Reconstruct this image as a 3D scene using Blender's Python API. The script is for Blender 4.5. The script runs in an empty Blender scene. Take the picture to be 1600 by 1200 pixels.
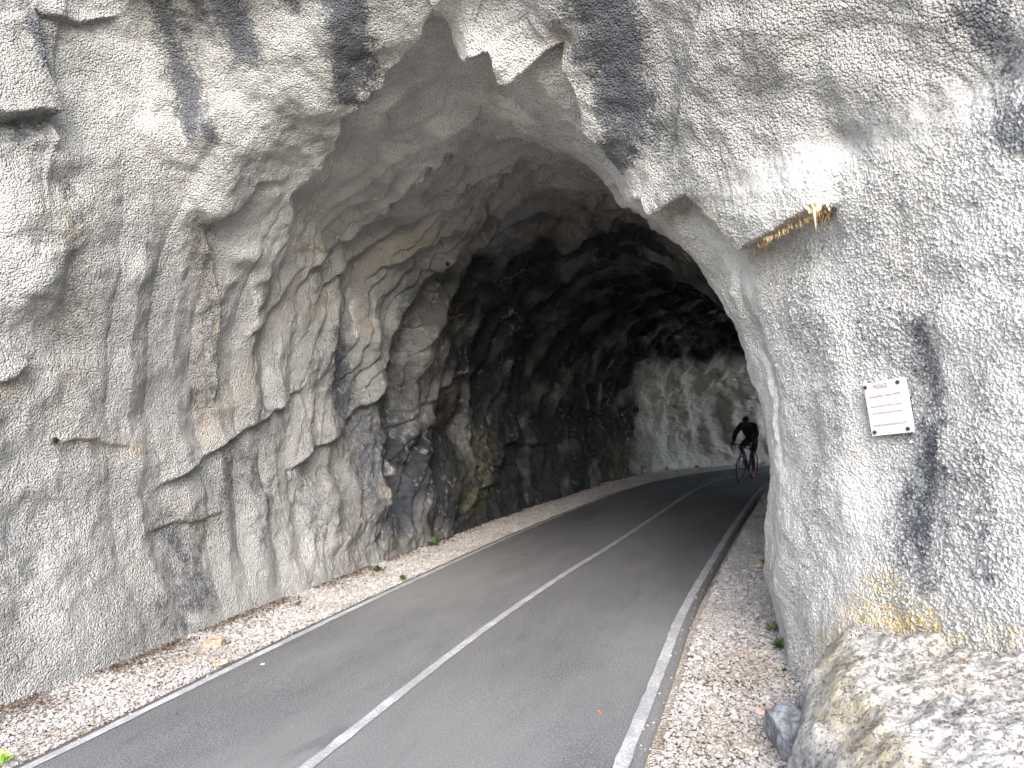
import bpy, bmesh, math, random
import numpy as np
from mathutils import Vector, Matrix, Quaternion
random.seed(4)
rng = np.random.default_rng(7)
C = bpy.context.scene.collection
S = bpy.context.scene

# ------------------------------------------------------------------ camera
K = 1.156                      # metres per survey unit
F = 1155.0                     # focal length in pixels of the 1600 px wide photograph
HC = 1.6                       # eye height in survey units (1.85 m)
UPV = np.array([-.07, 1, -67 / F]); UPV /= np.linalg.norm(UPV)
DV = np.array([385, -40, -F]); DV /= np.linalg.norm(DV)
RV = np.cross(DV, UPV)
cam_d = bpy.data.cameras.new('camera'); cam = bpy.data.objects.new('camera', cam_d); C.objects.link(cam)
m = Matrix(((*RV, 0), (*DV, 0), (*UPV, HC * K), (0, 0, 0, 1)))
cam.matrix_world = m
cam_d.sensor_width = 36; cam_d.lens = 36 * F / 1600; cam_d.clip_start = .05; cam_d.clip_end = 3000
S.camera = cam
# ------------------------------------------------------------------ world, sun, exposure
SUN_EL, SUN_AZ = math.radians(32), math.radians(156)     # azimuth measured from +Y towards +X (clockwise)
w = bpy.data.worlds.new('World'); S.world = w; w.use_nodes = True
nt = w.node_tree; bg = nt.nodes['Background']
sky = nt.nodes.new('ShaderNodeTexSky'); sky.sky_type = 'NISHITA'; sky.sun_disc = False
sky.sun_elevation = SUN_EL; sky.sun_rotation = SUN_AZ
sky.dust_density = 1.5; sky.air_density = 1.0; sky.ozone_density = .6
hs = nt.nodes.new('ShaderNodeHueSaturation'); hs.inputs['Saturation'].default_value = .8
nt.links.new(sky.outputs[0], hs.inputs['Color']); nt.links.new(hs.outputs[0], bg.inputs[0])
bg.inputs[1].default_value = .15
sl = bpy.data.lights.new('sun', 'SUN'); sl.energy = .95; sl.angle = math.radians(50); sl.color = (1, .965, .925)
so = bpy.data.objects.new('sun', sl); C.objects.link(so)
sd = Vector((math.sin(SUN_AZ) * math.cos(SUN_EL), math.cos(SUN_AZ) * math.cos(SUN_EL), math.sin(SUN_EL)))
so.rotation_euler = sd.to_track_quat('Z', 'Y').to_euler(); so.location = (0, -10, 30)
S.view_settings.view_transform = 'Standard'; S.view_settings.look = 'None'
S.view_settings.exposure = 2.17; S.view_settings.gamma = 1
S.render.engine = 'CYCLES'
S.cycles.max_bounces = 8; S.cycles.diffuse_bounces = 6

# ------------------------------------------------------------------ helpers
def at(px, py, y):                         # survey point seen in a direction, at distance y along the road
    c = np.array([px - 800, 600 - py, -F]); v = np.array([c @ RV, c @ DV, c @ UPV])
    return np.array([0, 0, HC]) + v * (y / v[1])
def gnd(px, py, z=0.):
    c = np.array([px - 800, 600 - py, -F]); v = np.array([c @ RV, c @ DV, c @ UPV])
    return np.array([0, 0, HC]) + v * ((z - HC) / v[2])
def project(P):                            # P in metres
    q = P / K - np.array([0, 0, HC]); c = q[..., 0:1] * RV + q[..., 1:2] * DV + q[..., 2:3] * UPV
    zc = np.minimum(c[..., 2], -.05)
    return 800 - F * c[..., 0] / zc, 600 + F * c[..., 1] / zc, -c[..., 2]

_gt = np.random.default_rng(1).standard_normal((256, 3)); _gt = (_gt / np.linalg.norm(_gt, axis=1, keepdims=True)).astype(np.float32)
GTX, GTY, GTZ = _gt.T.copy()
def hsh(ix, iy, iz, seed):
    h = ix * np.uint32(374761393) + iy * np.uint32(668265263) + iz * np.uint32(2246822519) + np.uint32((seed * 974634777) & 0xffffffff)
    h = (h ^ (h >> np.uint32(13))) * np.uint32(1274126177)
    return (h >> np.uint32(20)) & np.uint32(255)
def vnoise(x, y, z, seed=0):               # gradient noise, about -1..1
    x, y, z = np.broadcast_arrays(np.asarray(x, np.float32), np.asarray(y, np.float32), np.asarray(z, np.float32))
    xi, yi, zi = np.floor(x), np.floor(y), np.floor(z)
    fx, fy, fz = x - xi, y - yi, z - zi
    xi, yi, zi = [a.astype(np.int32).view(np.uint32) for a in (xi, yi, zi)]
    u, v, ww = [f * f * f * (f * (f * 6 - 15) + 10) for f in (fx, fy, fz)]
    out = 0; one = np.uint32(1)
    for dx in (0, 1):
        for dy in (0, 1):
            for dz in (0, 1):
                h = hsh(xi + one if dx else xi, yi + one if dy else yi, zi + one if dz else zi, seed)
                g = GTX[h] * (fx - dx) + GTY[h] * (fy - dy) + GTZ[h] * (fz - dz)
                out = out + g * ((u if dx else 1 - u) * (v if dy else 1 - v) * (ww if dz else 1 - ww))
    return out * 1.5
def fbm(x, y, z, seed=0, o=4, gain=.5):
    a, s, t = 1., 0, 1.
    for i in range(o):
        s = s + a * vnoise(x * t, y * t, z * t, seed + i * 13); a *= gain; t *= 2.03
    return s
def sstep(a, b, x):
    t = np.clip((x - a) / (b - a), 0, 1); return t * t * (3 - 2 * t)

def mesh_np(name, V, Fc, mat, parent=None, smooth=True, attrs=None):
    me = bpy.data.meshes.new(name)
    V = np.asarray(V, np.float32); Fc = np.asarray(Fc, np.int32); n = Fc.shape[1]
    me.vertices.add(len(V)); me.vertices.foreach_set('co', V.ravel())
    me.loops.add(Fc.size); me.loops.foreach_set('vertex_index', Fc.ravel())
    me.polygons.add(len(Fc)); me.polygons.foreach_set('loop_start', np.arange(0, Fc.size, n, dtype=np.int32))
    me.update(calc_edges=True)
    me.polygons.foreach_set('use_smooth', np.full(len(Fc), smooth))
    for k, a in (attrs or {}).items():
        a = np.asarray(a, np.float32)
        if a.ndim == 1:
            at_ = me.attributes.new(k, 'FLOAT', 'POINT'); at_.data.foreach_set('value', a)
        else:
            at_ = me.attributes.new(k, 'FLOAT_COLOR', 'POINT'); at_.data.foreach_set('color', a.ravel())
    me.materials.append(mat)
    o = bpy.data.objects.new(name, me); C.objects.link(o); o.parent = parent
    return o
def obj(name, bm, mat, parent=None, smooth=True):
    me = bpy.data.meshes.new(name); bm.to_mesh(me); bm.free()
    if smooth:
        for p in me.polygons: p.use_smooth = True
    me.materials.append(mat); o = bpy.data.objects.new(name, me); C.objects.link(o); o.parent = parent
    return o
def thing(name, label, cat, loc=(0, 0, 0), group=None):
    o = bpy.data.objects.new(name, None); C.objects.link(o); o.location = loc
    tag(o, label, cat, group); o.empty_display_size = .1
    return o
def tag(o, label, cat, group=None, kind=None):
    o['label'] = label; o['category'] = cat
    if group: o['group'] = group
    if kind: o['kind'] = kind
def structure(o, label=None):
    o['kind'] = 'structure'
    if label: o['label'] = label
    return o
def quads(nu, nv):
    i = np.arange(nu - 1)[:, None] * nv + np.arange(nv - 1)[None, :]
    return np.stack([i, i + nv, i + nv + 1, i + 1], -1).reshape(-1, 4)
def catmull(P, seg):                       # P (n,...) control rows, seg = samples per interval
    P = np.asarray(P, float); n = len(P); out = []
    Q = np.concatenate([[2 * P[0] - P[1]], P, [2 * P[-1] - P[-2]]])
    for i in range(n - 1):
        p0, p1, p2, p3 = Q[i:i + 4]
        t = (np.arange(seg[i]) / seg[i]).reshape(-1, *([1] * (P.ndim - 1)))
        d1 = np.linalg.norm(p2 - p1, axis=-1, keepdims=True) + 1e-9
        d0 = np.linalg.norm(p1 - p0, axis=-1, keepdims=True) + 1e-9; d2 = np.linalg.norm(p3 - p2, axis=-1, keepdims=True) + 1e-9
        m1 = ((p1 - p0) / d0 * d1 + (p2 - p1) * d0 / d1 * d1 / d0) * .5
        m2 = ((p2 - p1) + (p3 - p2) / d2 * d1) * .5
        m1 = ((p1 - p0) / d0 * d1 + (p2 - p1)) * .5
        out.append((2 * t**3 - 3 * t**2 + 1) * p1 + (t**3 - 2 * t**2 + t) * m1 + (-2 * t**3 + 3 * t**2) * p2 + (t**3 - t**2) * m2)
    out.append(P[-1:])
    return np.concatenate(out)

# ------------------------------------------------------------------ material helper
def mat(name, color=(.5, .5, .5), rough=.8, metal=0.):
    mt = bpy.data.materials.new(name); mt.use_nodes = True
    b = mt.node_tree.nodes['Principled BSDF']; b.inputs['Base Color'].default_value = (*color, 1)
    b.inputs['Roughness'].default_value = rough; b.inputs['Metallic'].default_value = metal
    return mt
class NB:
    def __init__(s, mt): s.t = mt.node_tree; s.b = s.t.nodes['Principled BSDF']; s.out = s.t.nodes['Material Output']
    def n(s, ty, **kw):
        nd = s.t.nodes.new(ty)
        for k, v in kw.items():
            if k.startswith('i_'):
                key = k[2:]; key = int(key) if key.isdigit() else key
                nd.inputs[key].default_value = v
            else: setattr(nd, k, v)
        return nd
    def l(s, a, b): s.t.links.new(a, b)
    def attr(s, nm): return s.n('ShaderNodeAttribute', attribute_name=nm)
    def noise(s, scale, detail=4, rough=.55, vec=None):
        nd = s.n('ShaderNodeTexNoise', i_Scale=scale, i_Detail=detail, i_Roughness=rough)
        if vec is not None: s.l(vec, nd.inputs['Vector'])
        return nd.outputs['Fac']
    def vor(s, scale, vec=None, feature='F1', rnd=1.):
        nd = s.n('ShaderNodeTexVoronoi', feature=feature, i_Scale=scale); nd.inputs['Randomness'].default_value = rnd
        if vec is not None: s.l(vec, nd.inputs['Vector'])
        return nd.outputs['Distance']
    def math(s, op, a, b=None, c=None, clamp=False):
        nd = s.n('ShaderNodeMath', operation=op, use_clamp=clamp)
        for i, x in enumerate((a, b, c)):
            if x is None: continue
            if isinstance(x, (int, float)): nd.inputs[i].default_value = x
            else: s.l(x, nd.inputs[i])
        return nd.outputs[0]
    def ramp(s, x, a, b, lo=0., hi=1.):
        nd = s.n('ShaderNodeMapRange', interpolation_type='SMOOTHSTEP'); s.l(x, nd.inputs[0])
        for i, v in enumerate((a, b, lo, hi)): nd.inputs[i + 1].default_value = v
        return nd.outputs[0]
    def mix(s, f, a, b):
        nd = s.n('ShaderNodeMix', data_type='RGBA')
        if isinstance(f, (int, float)): nd.inputs[0].default_value = f
        else: s.l(f, nd.inputs[0])
        for i, x in ((6, a), (7, b)):
            if isinstance(x, tuple): nd.inputs[i].default_value = (*x, 1)
            else: s.l(x, nd.inputs[i])
        return nd.outputs[2]
    def pos(s): return s.n('ShaderNodeNewGeometry').outputs['Position']
    def bump(s, h, dist, strength=1.):
        nd = s.n('ShaderNodeBump', i_Distance=dist, i_Strength=strength); s.l(h, nd.inputs['Height']); s.l(nd.outputs[0], s.b.inputs['Normal'])

# sprayed concrete over rock
M_rock = mat('sprayed_concrete', rough=.93); g = NB(M_rock)
g.b.inputs['Specular IOR Level'].default_value = .25
P_ = g.n('ShaderNodeTexCoord').outputs['Object']
n1 = g.noise(1.3, 5, .6, P_); n2 = g.noise(9, 5, .65, P_); n3 = g.noise(45, 3, .6, P_)
base = g.mix(g.ramp(n1, .35, .68), (.40, .395, .385), (.51, .502, .487))
base = g.mix(g.ramp(n2, .45, .75, 0, .45), base, (.36, .34, .31))
tan = g.attr('tan').outputs['Fac']; dark = g.attr('dark').outputs['Fac']; white = g.attr('white').outputs['Fac']; yel = g.attr('yellow').outputs['Fac']
grn = g.attr('green').outputs['Fac']; pale = g.attr('pale').outputs['Fac']
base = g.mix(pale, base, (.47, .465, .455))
base = g.mix(g.attr('lit_tone').outputs['Fac'], base, (.74, .725, .69))  # light on the mouth ceiling and far wall put into the colour
base = g.mix(g.attr('deep_shade').outputs['Fac'], base, g.mix(n2, (.014, .014, .016), (.055, .055, .058)))  # shade of the deep bore put into the rock colour
tn = g.math('MULTIPLY', tan, g.ramp(n2, .3, .65), clamp=True); base = g.mix(tn, base, (.40, .345, .265))
yn = g.math('MULTIPLY', yel, g.ramp(g.noise(22, 5, .7, P_), .40, .62), clamp=True); base = g.mix(yn, base, (.60, .44, .17))
gn = g.math('MULTIPLY', grn, g.ramp(g.noise(7, 5, .7, P_), .35, .65), clamp=True); base = g.mix(gn, base, (.14, .14, .08))
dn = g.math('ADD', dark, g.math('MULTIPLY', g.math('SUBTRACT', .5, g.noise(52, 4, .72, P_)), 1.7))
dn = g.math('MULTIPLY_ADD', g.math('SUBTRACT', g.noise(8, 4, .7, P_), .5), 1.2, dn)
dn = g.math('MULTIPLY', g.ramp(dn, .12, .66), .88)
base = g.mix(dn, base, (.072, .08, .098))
wn = g.math('MULTIPLY', white, g.ramp(n3, .3, .6), clamp=True); base = g.mix(wn, base, (.82, .80, .76))
base = g.mix(g.math('MULTIPLY', g.ramp(g.noise(44, 4, .68, P_), .43, .33), g.attr('outside').outputs['Fac']), base, (.12, .115, .105))   # shade of the pores put into the colour
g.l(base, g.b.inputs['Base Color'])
grit = g.attr('grit').outputs['Fac']; fine = g.attr('fine').outputs['Fac']
hgt = g.math('MULTIPLY', g.noise(44, 3, .6, P_), 1.9)
wv_n = g.n('ShaderNodeVectorMath', operation='MULTIPLY_ADD'); nc_ = g.n('ShaderNodeTexNoise', i_Scale=60., i_Detail=1.); g.l(P_, nc_.inputs['Vector']); g.l(nc_.outputs['Color'], wv_n.inputs[0]); wv_n.inputs[1].default_value = (.012, .012, .012); g.l(P_, wv_n.inputs[2])
hgt = g.math('MULTIPLY_ADD', g.math('POWER', g.vor(62, wv_n.outputs[0]), 1.6), -2.0, hgt)
hgt = g.math('MULTIPLY_ADD', g.noise(15, 2, .5, P_), .8, hgt)
hgt = g.math('MULTIPLY', hgt, grit)
dsp = g.n('ShaderNodeDisplacement', i_Midlevel=0., i_Scale=.0085); g.l(g.math('MULTIPLY', g.math('SUBTRACT', hgt, .65), fine), dsp.inputs['Height']); g.l(dsp.outputs[0], g.out.inputs['Displacement'])
g.bump(g.math('MULTIPLY', hgt, g.math('SUBTRACT', 1.0, fine)), .018)
M_rock.displacement_method = 'BOTH'

# ------------------------------------------------------------------ cliff with the tunnel through it
TT = np.array([0, -.02, -.02, .03, .13, .29, .5, .68, .83, .92, .965, .995, 1.01, 1.01, 1.0])
TZ = np.array([-.03, .2, .42, .62, .79, .93, 1, .95, .83, .68, .56, .42, .27, .12, -.03])
def arch(L, R, h):
    L, R = np.array(L, float), np.array(R, float)
    return [np.array([*(L + (R - L) * t), h * z]) for t, z in zip(TT, TZ)]
def w3(*a): return np.array(a, float)
RINGS = [
    arch((5.6, 24.9), (5.3, 18.0), 4.5),
    arch((2.9, 24.3), (3.9, 17.5), 4.45),
    arch((.14, 23.8), (2.4, 16.9), 4.4),
    arch((-2.5, 23.1), (1.3, 15.9), 4.4),
    arch((-3.7, 20.5), (.75, 14.7), 4.35),
    arch((-4.1, 16.5), (.4, 13.2), 4.3),
    arch((-4.5, 13.2), (.25, 11.5), 4.3),
    arch((-4.6, 10.8), (.18, 9.8), 4.35),
    arch((-4.7, 8.8), (.16, 8.2), 4.4),
    # start of the flared mouth
    [w3(-4.75, 7.7, -.1), w3(-4.9, 7.6, .95), w3(-4.88, 7.5, 1.9), w3(-4.6, 7.3, 2.9), at(540, 335, 7.0), at(655, 265, 6.9), at(780, 212, 6.8), at(880, 228, 6.7), at(985, 290, 6.5),
     w3(-.28, 6.5, 2.95), w3(-.02, 6.5, 2.35), w3(.12, 6.5, 1.7), w3(.15, 6.5, 1.1), w3(.12, 6.5, .5), w3(.08, 6.5, -.1)],
    # the lip of the mouth
    [w3(-4.8, 6.6, -.1), w3(-4.92, 6.5, .95), w3(-4.9, 6.4, 1.9), w3(-4.65, 6.2, 3.0), at(450, 300, 5.8), at(560, 150, 5.3), at(690, 30, 4.95), at(810, 115, 5.0), at(930, 190, 5.2),
     at(1052, 340, 5.35), at(1130, 448, 5.45), at(1180, 590, 5.5), at(1210, 740, 5.5), at(1214, 880, 5.55), w3(.05, 5.6, -.1)],
    [w3(-4.82, 5.5, -.1), w3(-4.92, 5.4, .95), w3(-4.88, 5.2, 1.95), w3(-4.6, 5.0, 3.15), at(400, 190, 4.95), at(530, 50, 4.75), at(690, -60, 4.5), at(850, 30, 4.6), at(985, 120, 4.75),
     at(1100, 285, 4.85), at(1190, 440, 4.9), at(1238, 600, 4.9), at(1250, 750, 4.9), at(1250, 900, 4.9), w3(.08, 4.9, -.1)],
    [w3(-4.8, 4.5, -.1), w3(-4.88, 4.4, .95), w3(-4.8, 4.3, 2.05), w3(-4.55, 4.3, 3.4), at(260, 70, 4.5), at(480, -80, 4.35), at(700, -200, 4.1), at(960, -100, 4.2), at(1150, 20, 4.25),
     at(1280, 200, 4.3), at(1350, 400, 4.3), at(1372, 600, 4.3), at(1370, 780, 4.3), at(1340, 940, 4.3), w3(.25, 4.2, -.1)],
    [w3(-4.85, 3.4, -.1), w3(-4.9, 3.3, .95), w3(-4.85, 3.2, 2.1), w3(-4.65, 3.2, 3.5), w3(-4.5, 3.3, 4.9), at(300, -250, 3.95), at(700, -450, 3.75), at(1100, -350, 3.75), at(1400, -150, 3.7),
     at(1560, 60, 3.7), at(1620, 350, 3.65), at(1630, 600, 3.6), at(1640, 800, 3.55), at(1600, 1000, 3.5), w3(.9, 3.4, -.1)],
    [w3(-5, 2, -.1), w3(-5.05, 1.9, 1), w3(-5.05, 1.9, 2.2), w3(-4.95, 2, 3.7), w3(-4.8, 2.3, 5.3), w3(-3.8, 3.1, 6.5), w3(-2.1, 3.4, 7.0), w3(-.2, 3.4, 6.8), w3(1.2, 3.3, 6.0),
     w3(2.0, 3.2, 4.8), w3(2.3, 3.1, 3.5), w3(2.4, 3.05, 2.4), w3(2.5, 3.0, 1.5), w3(2.5, 2.9, .7), w3(2.4, 2.8, -.1)],
    [w3(-5.6, -2, -.1), w3(-5.7, -2, 1.2), w3(-5.9, -2, 3), w3(-6.0, -1.8, 5.2), w3(-5.8, -1, 8), w3(-4.4, 2.4, 9.5), w3(-2, 3.6, 10), w3(1, 3.6, 9.6), w3(3.5, 3.4, 8.6),
     w3(5.5, 3.0, 7), w3(6.0, 2.8, 5), w3(6.2, 2.6, 3.4), w3(6.3, 2.5, 2), w3(6.3, 2.4, .8), w3(6.2, 2.3, -.1)],
    [w3(-9, -9, -.1), w3(-9.3, -9, 2), w3(-9.6, -9, 5), w3(-10, -8.5, 9), w3(-9.5, -5, 13), w3(-6, 3, 15), w3(-1, 5, 16), w3(4, 5, 15.5), w3(9, 4.2, 14),
     w3(13, 3, 11), w3(14, 2.4, 8), w3(14.5, 2, 5.5), w3(15, 1.8, 3.2), w3(15, 1.6, 1.2), w3(15, 1.5, -.1)],
]
R_ = np.array([[np.asarray(p)[:3] for p in r] for r in RINGS]) * K
SEGU = [30, 45, 60, 75, 90, 90, 90, 110, 120, 110, 130, 150, 170, 150, 60, 30]
SEGV = [40, 55, 60, 70, 75, 75, 75, 75, 75, 55, 50, 50, 50, 50, 50]
SEGV = [100, 110, 110, 105, 90, 84, 84, 84, 84, 64, 66, 66, 66, 60]
G1 = catmull(R_, SEGU)                                   # (NU,15,3)
G = np.swapaxes(catmull(np.swapaxes(G1, 0, 1), SEGV), 0, 1)
NU, NV = G.shape[:2]
def normals(G):
    du = np.gradient(G, axis=0); dv = np.gradient(G, axis=1)
    n = np.cross(du, dv); return n / (np.linalg.norm(n, axis=-1, keepdims=True) + 1e-12)
N0 = normals(G)
if (N0[NU // 2, NV // 2, 2]) > 0: N0 = -N0               # crown normals point down into the tunnel
seg_u = np.concatenate([i + np.arange(s) / s for i, s in enumerate(SEGU)] + [[len(SEGU)]])
seg_v = np.concatenate([i + np.arange(s) / s for i, s in enumerate(SEGV)] + [[len(SEGV)]])
UU, VV = np.meshgrid(seg_u, seg_v, indexing='ij')
PX, PY, DD = project(G)
X, Y, Z = G[..., 0], G[..., 1], G[..., 2]
vis = ((DD > .5) & ~((VV > 8.7) & (UU < 9.7))).astype(float)      # jamb face that turns away from the road

WXN, WYN = vnoise(X * 4, Y * 4, Z * 4, 3), vnoise(X * 4, Y * 4, Z * 4, 9)
TZL = 96                                     # the sheet in tiles, so that each feature only touches the tiles it can reach
TILES = []
for a in range(0, NU, TZL):
    for b in range(0, NV, TZL):
        sl_ = (slice(a, min(a + TZL, NU)), slice(b, min(b + TZL, NV)))
        if (vis[sl_] > 0).any(): TILES.append((sl_, PX[sl_].min(), PX[sl_].max(), PY[sl_].min(), PY[sl_].max()))
def pline(pts, warp, reach):
    """yields tiles with distance to a polyline, sign (+ above) and position along it; in picture units of the survey"""
    pts = np.array(pts, float); lo, hi = pts.min(0) - reach, pts.max(0) + reach
    lens = np.concatenate([[0], np.cumsum(np.linalg.norm(np.diff(pts, axis=0), axis=1))])
    for sl_, xa, xb, ya, yb in TILES:
        if xb < lo[0] or xa > hi[0] or yb < lo[1] or ya > hi[1]: continue
        wx = PX[sl_] + warp * WXN[sl_]; wy = PY[sl_] + warp * WYN[sl_]
        best = np.full(wx.shape, 1e9); sgn = np.ones(wx.shape); par = np.zeros(wx.shape)
        for i in range(len(pts) - 1):
            a, b = pts[i], pts[i + 1]; d = b - a; L2 = d @ d
            t = np.clip(((wx - a[0]) * d[0] + (wy - a[1]) * d[1]) / L2, 0, 1)
            qx, qy = wx - a[0] - t * d[0], wy - a[1] - t * d[1]
            dist = np.hypot(qx, qy); m_ = dist < best
            U = d / math.sqrt(L2); sg = U[0] * -qy + U[1] * qx
            if i + 1 < len(pts) - 1:
                d2 = pts[i + 2] - b; T = U + d2 / np.linalg.norm(d2); sg = np.where(t >= 1, T[0] * -qy + T[1] * qx, sg)
            if i > 0:
                d2 = a - pts[i - 1]; T = U + d2 / np.linalg.norm(d2); sg = np.where(t <= 0, T[0] * -qy + T[1] * qx, sg)
            best = np.where(m_, dist, best); sgn = np.where(m_, np.sign(sg + 1e-9), sgn)
            par = np.where(m_, (lens[i] + t * math.sqrt(L2)) / lens[-1], par)
        yield sl_, best, sgn, par
D = np.zeros((NU, NV))
def ledge(pts, h, wu, wb=None, under=.35, fade=.18, warp=6., edge=3.):
    """upper side stands proud by h and dies away over wu; the lower side is cut back; sizes in px, h in metres"""
    wb = wb or wu * .5
    for sl_, d, s, t in pline(pts, warp, max(wu, wb) * 5):
        f = sstep(0, fade, t) * sstep(0, fade, 1 - t) * vis[sl_]; sd = d * s
        up = h * np.exp(-np.clip(sd, 0, None) / wu); dn = -h * under * np.exp(-np.clip(-sd, 0, None) / wb)
        D[sl_] += f * (dn + (up - dn) * sstep(-edge, edge, sd))
def ridge(pts, h, wd, fade=.15, warp=8.):
    for sl_, d, s, t in pline(pts, warp, wd * 3): D[sl_] += h * np.exp(-(d / wd) ** 2) * sstep(0, fade, t) * sstep(0, fade, 1 - t) * vis[sl_]
def blob(cx, cy, rx, ry, h, ang=0.):
    global D
    c, s = math.cos(math.radians(ang)), math.sin(math.radians(ang))
    a = ((PX - cx) * c + (PY - cy) * s) / rx; b = (-(PX - cx) * s + (PY - cy) * c) / ry
    D += h * np.exp(-(a * a + b * b)) * vis

inner = sstep(10.6, 8.3, UU)                    # 1 inside the tunnel
outer = 1 - inner
ceil_ = sstep(2.6, 4.2, VV) * sstep(9.5, 8.4, VV)
leftw = sstep(4.6, 3.0, VV)
# large undulation
D += .11 * fbm(X * .8, Y * .8, Z * .8, 1, 3) * (1 - .5 * sstep(8.5, 9.5, VV))
D += .05 * fbm(X * 2.2, Y * 2.2, Z * 2.2, 21, 3) * (1 - .45 * sstep(8.5, 9.5, VV))
# folds that run round the vault, narrow along the road and sharp on one side
ph = Y * 1.35 + X * .35 + .5 * fbm(X * .6, Y * .6, Z * .6, 31, 3) - .18 * Z
fr = ph + .25 * vnoise(X * 1.5, Y * 1.5, Z * 1.5, 5)
saw = np.abs(((fr * .9) % 1.0) - .5) * 2
D += (inner * .9 + .9 * sstep(9, 7.6, UU) + .12 * outer * leftw) * .085 * (sstep(0, 1, saw) - .5) * (.5 + .9 * np.clip(fbm(X * .7, Y * .7, Z * .7, 8, 2) + .5, 0, 1))
fr2 = fr * 2.3 + .5 * vnoise(X * 2.5, Y * 2.5, Z * 2.5, 15)
saw2 = (fr2 % 1.0)
D += inner * .05 * (sstep(0, .85, saw2) * sstep(1, .88, saw2) - .4)
# blocky raw rock deep inside, low on the left wall
blk = sstep(10.5, 7.8, UU) * sstep(3.2, 1.6, VV)
def plates(sx, sy, sz, seed):                   # faceted steps: quantised tilted noise
    q = fbm(X * sx, Y * sy, Z * sz, seed, 2); k = 4.5
    return (np.floor(q * k) + sstep(.0, .35, (q * k) % 1)) / k
D += blk * .13 * plates(1.6, 1.6, 1.1, 41) + inner * .035 * plates(1.2, 1.7, .9, 47)
D += outer * .03 * plates(1.1, 1.1, 1.1, 57)
rg = 1 - np.abs(fbm(X * 2.6, Y * 2.6, Z * 1.6, 61, 3))
calm = leftw * sstep(8.0, 8.8, UU)
D *= 1 - .35 * calm * sstep(12.6, 12, UU)
D += (.045 * blk * (1 - calm) + .02 * inner * (1 - .7 * calm) + .012 * outer) * (rg - .6)
fl = Y * 1.9 + .35 * vnoise(X * .5, Y * .8, Z * .45, 161) + .22 * Z
D += calm * sstep(12.4, 11.4, UU) * .06 * (np.abs(((fl % 1.0) - .5) * 2) ** .8 - .5)
# deep bay walls (far lit wall) get flowing lumps
far = sstep(5.2, 3.8, UU)
D += far * (.16 * fbm(X * 1.4, Y * 1.4, Z * .9, 71, 3) + .10 * plates(1.3, 1.3, .8, 73))

# --- named features of this portal
# pendants and lip round the mouth
ledge([(425, 470), (445, 380), (452, 300), (480, 262), (520, 215), (532, 170), (585, 122), (640, 58), (680, 22), (718, 72), (762, 82), (775, 66), (802, 108), (832, 104), (872, 66), (905, 150), (950, 205), (1012, 285)], .11, 80, 60, .5, .06, 13, 5)
ledge([(668, -10), (690, 18), (722, 74), (765, 76), (778, 62)], .05, 60, 30, .5, .1, 3, 2.5)
ledge([(770, 60), (803, 108), (838, 104), (880, 62)], .06, 90, 30, .4, .1, 3, 2.5)
blob(700, 40, 28, 40, -.10); blob(873, 66, 26, 22, -.10)
# step where the flared mouth meets the bore
ledge([(455, 478), (480, 420), (560, 352), (640, 285), (700, 232), (745, 208), (835, 212), (915, 245), (1000, 300), (1080, 392)], .10, 60, 70, .8, .1, 8, 6)
ledge([(640, 258), (670, 250), (690, 262), (730, 215)], .06, 25, 12, .4, .2, 5)
# overhanging block right of the mouth
ledge([(1012, 284), (1050, 318), (1095, 296), (1118, 318), (1168, 386), (1235, 352), (1285, 326), (1325, 318)], .16, 120, 60, .35, .12, 4, 3.5)
blob(1180, 300, 90, 60, .03, 20); blob(1225, 395, 70, 42, -.10, -15); blob(1100, 345, 50, 18, -.05, 45)
ledge([(1060, 330), (1110, 370), (1150, 440), (1160, 500), (1210, 640), (1232, 760)], -.035, 18, 30, .5, .2, 6, 4)
ridge([(1165, 400), (1200, 500), (1225, 640), (1235, 800), (1240, 960)], .04, 22)
blob(1225, 930, 28, 90, .07); blob(1250, 1060, 30, 50, .08); blob(1325, 700, 40, 170, .05); blob(1420, 640, 34, 190, -.05)
blob(1310, 230, 60, 40, -.07, 30); blob(1345, 110, 90, 45, .05, 20); blob(1150, 60, 60, 70, .05); blob(1040, 120, 45, 90, -.05, -20)
blob(1500, 400, 80, 90, .05); blob(1560, 120, 70, 60, -.06); blob(1450, 500, 80, 40, .03); blob(1100, 200, 60, 90, .06, -20)
# left cliff
ledge([(270, 285), (300, 312), (328, 350), (365, 325), (400, 288), (470, 262)], .08, 70, 40, .4, .35, 8, 6)
ledge([(200, 190), (255, 250), (300, 262), (318, 245), (345, 200), (350, 190)], .03, 60, 60, .5, .2, 6, 10)
ledge([(-60, 170), (0, 182), (50, 178), (84, 182)], .14, 90, 60, .9, .06, 5, 5)
ledge([(84, 240), (78, 170), (62, 90), (52, 10)], .11, 40, 20, .5, .1, 3, 3)
ledge([(60, 20), (120, 35), (190, 22)], .07, 50, 30, .5, .2, 5, 4)
blob(95, 285, 30, 22, -.09); blob(30, 320, 40, 30, .05); blob(200, 100, 60, 60, .04)
ridge([(330, 355), (345, 330), (350, 250), (330, 160)], .06, 26); ridge([(260, 180), (255, 80), (240, 0)], .05, 26)
ridge([(470, 260), (500, 180), (510, 90), (500, 0)], .07, 28); ridge([(310, 60), (330, 130), (350, 190)], .045, 20)
ledge([(325, 352), (333, 420), (335, 520), (330, 640)], -.045, 14, 26, .6, .1, 5, 3)
ridge([(385, 360), (395, 460), (380, 560), (372, 660)], .06, 26); ridge([(205, 380), (215, 520), (200, 660)], .04, 40)
ridge([(120, 370), (110, 460), (112, 560)], -.04, 18); ridge([(60, 380), (70, 430), (60, 470)], .05, 35)
ledge([(240, 768), (290, 733), (345, 690), (388, 664), (430, 632), (470, 592)], .085, 60, 40, .6, .15, 5, 3)
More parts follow.
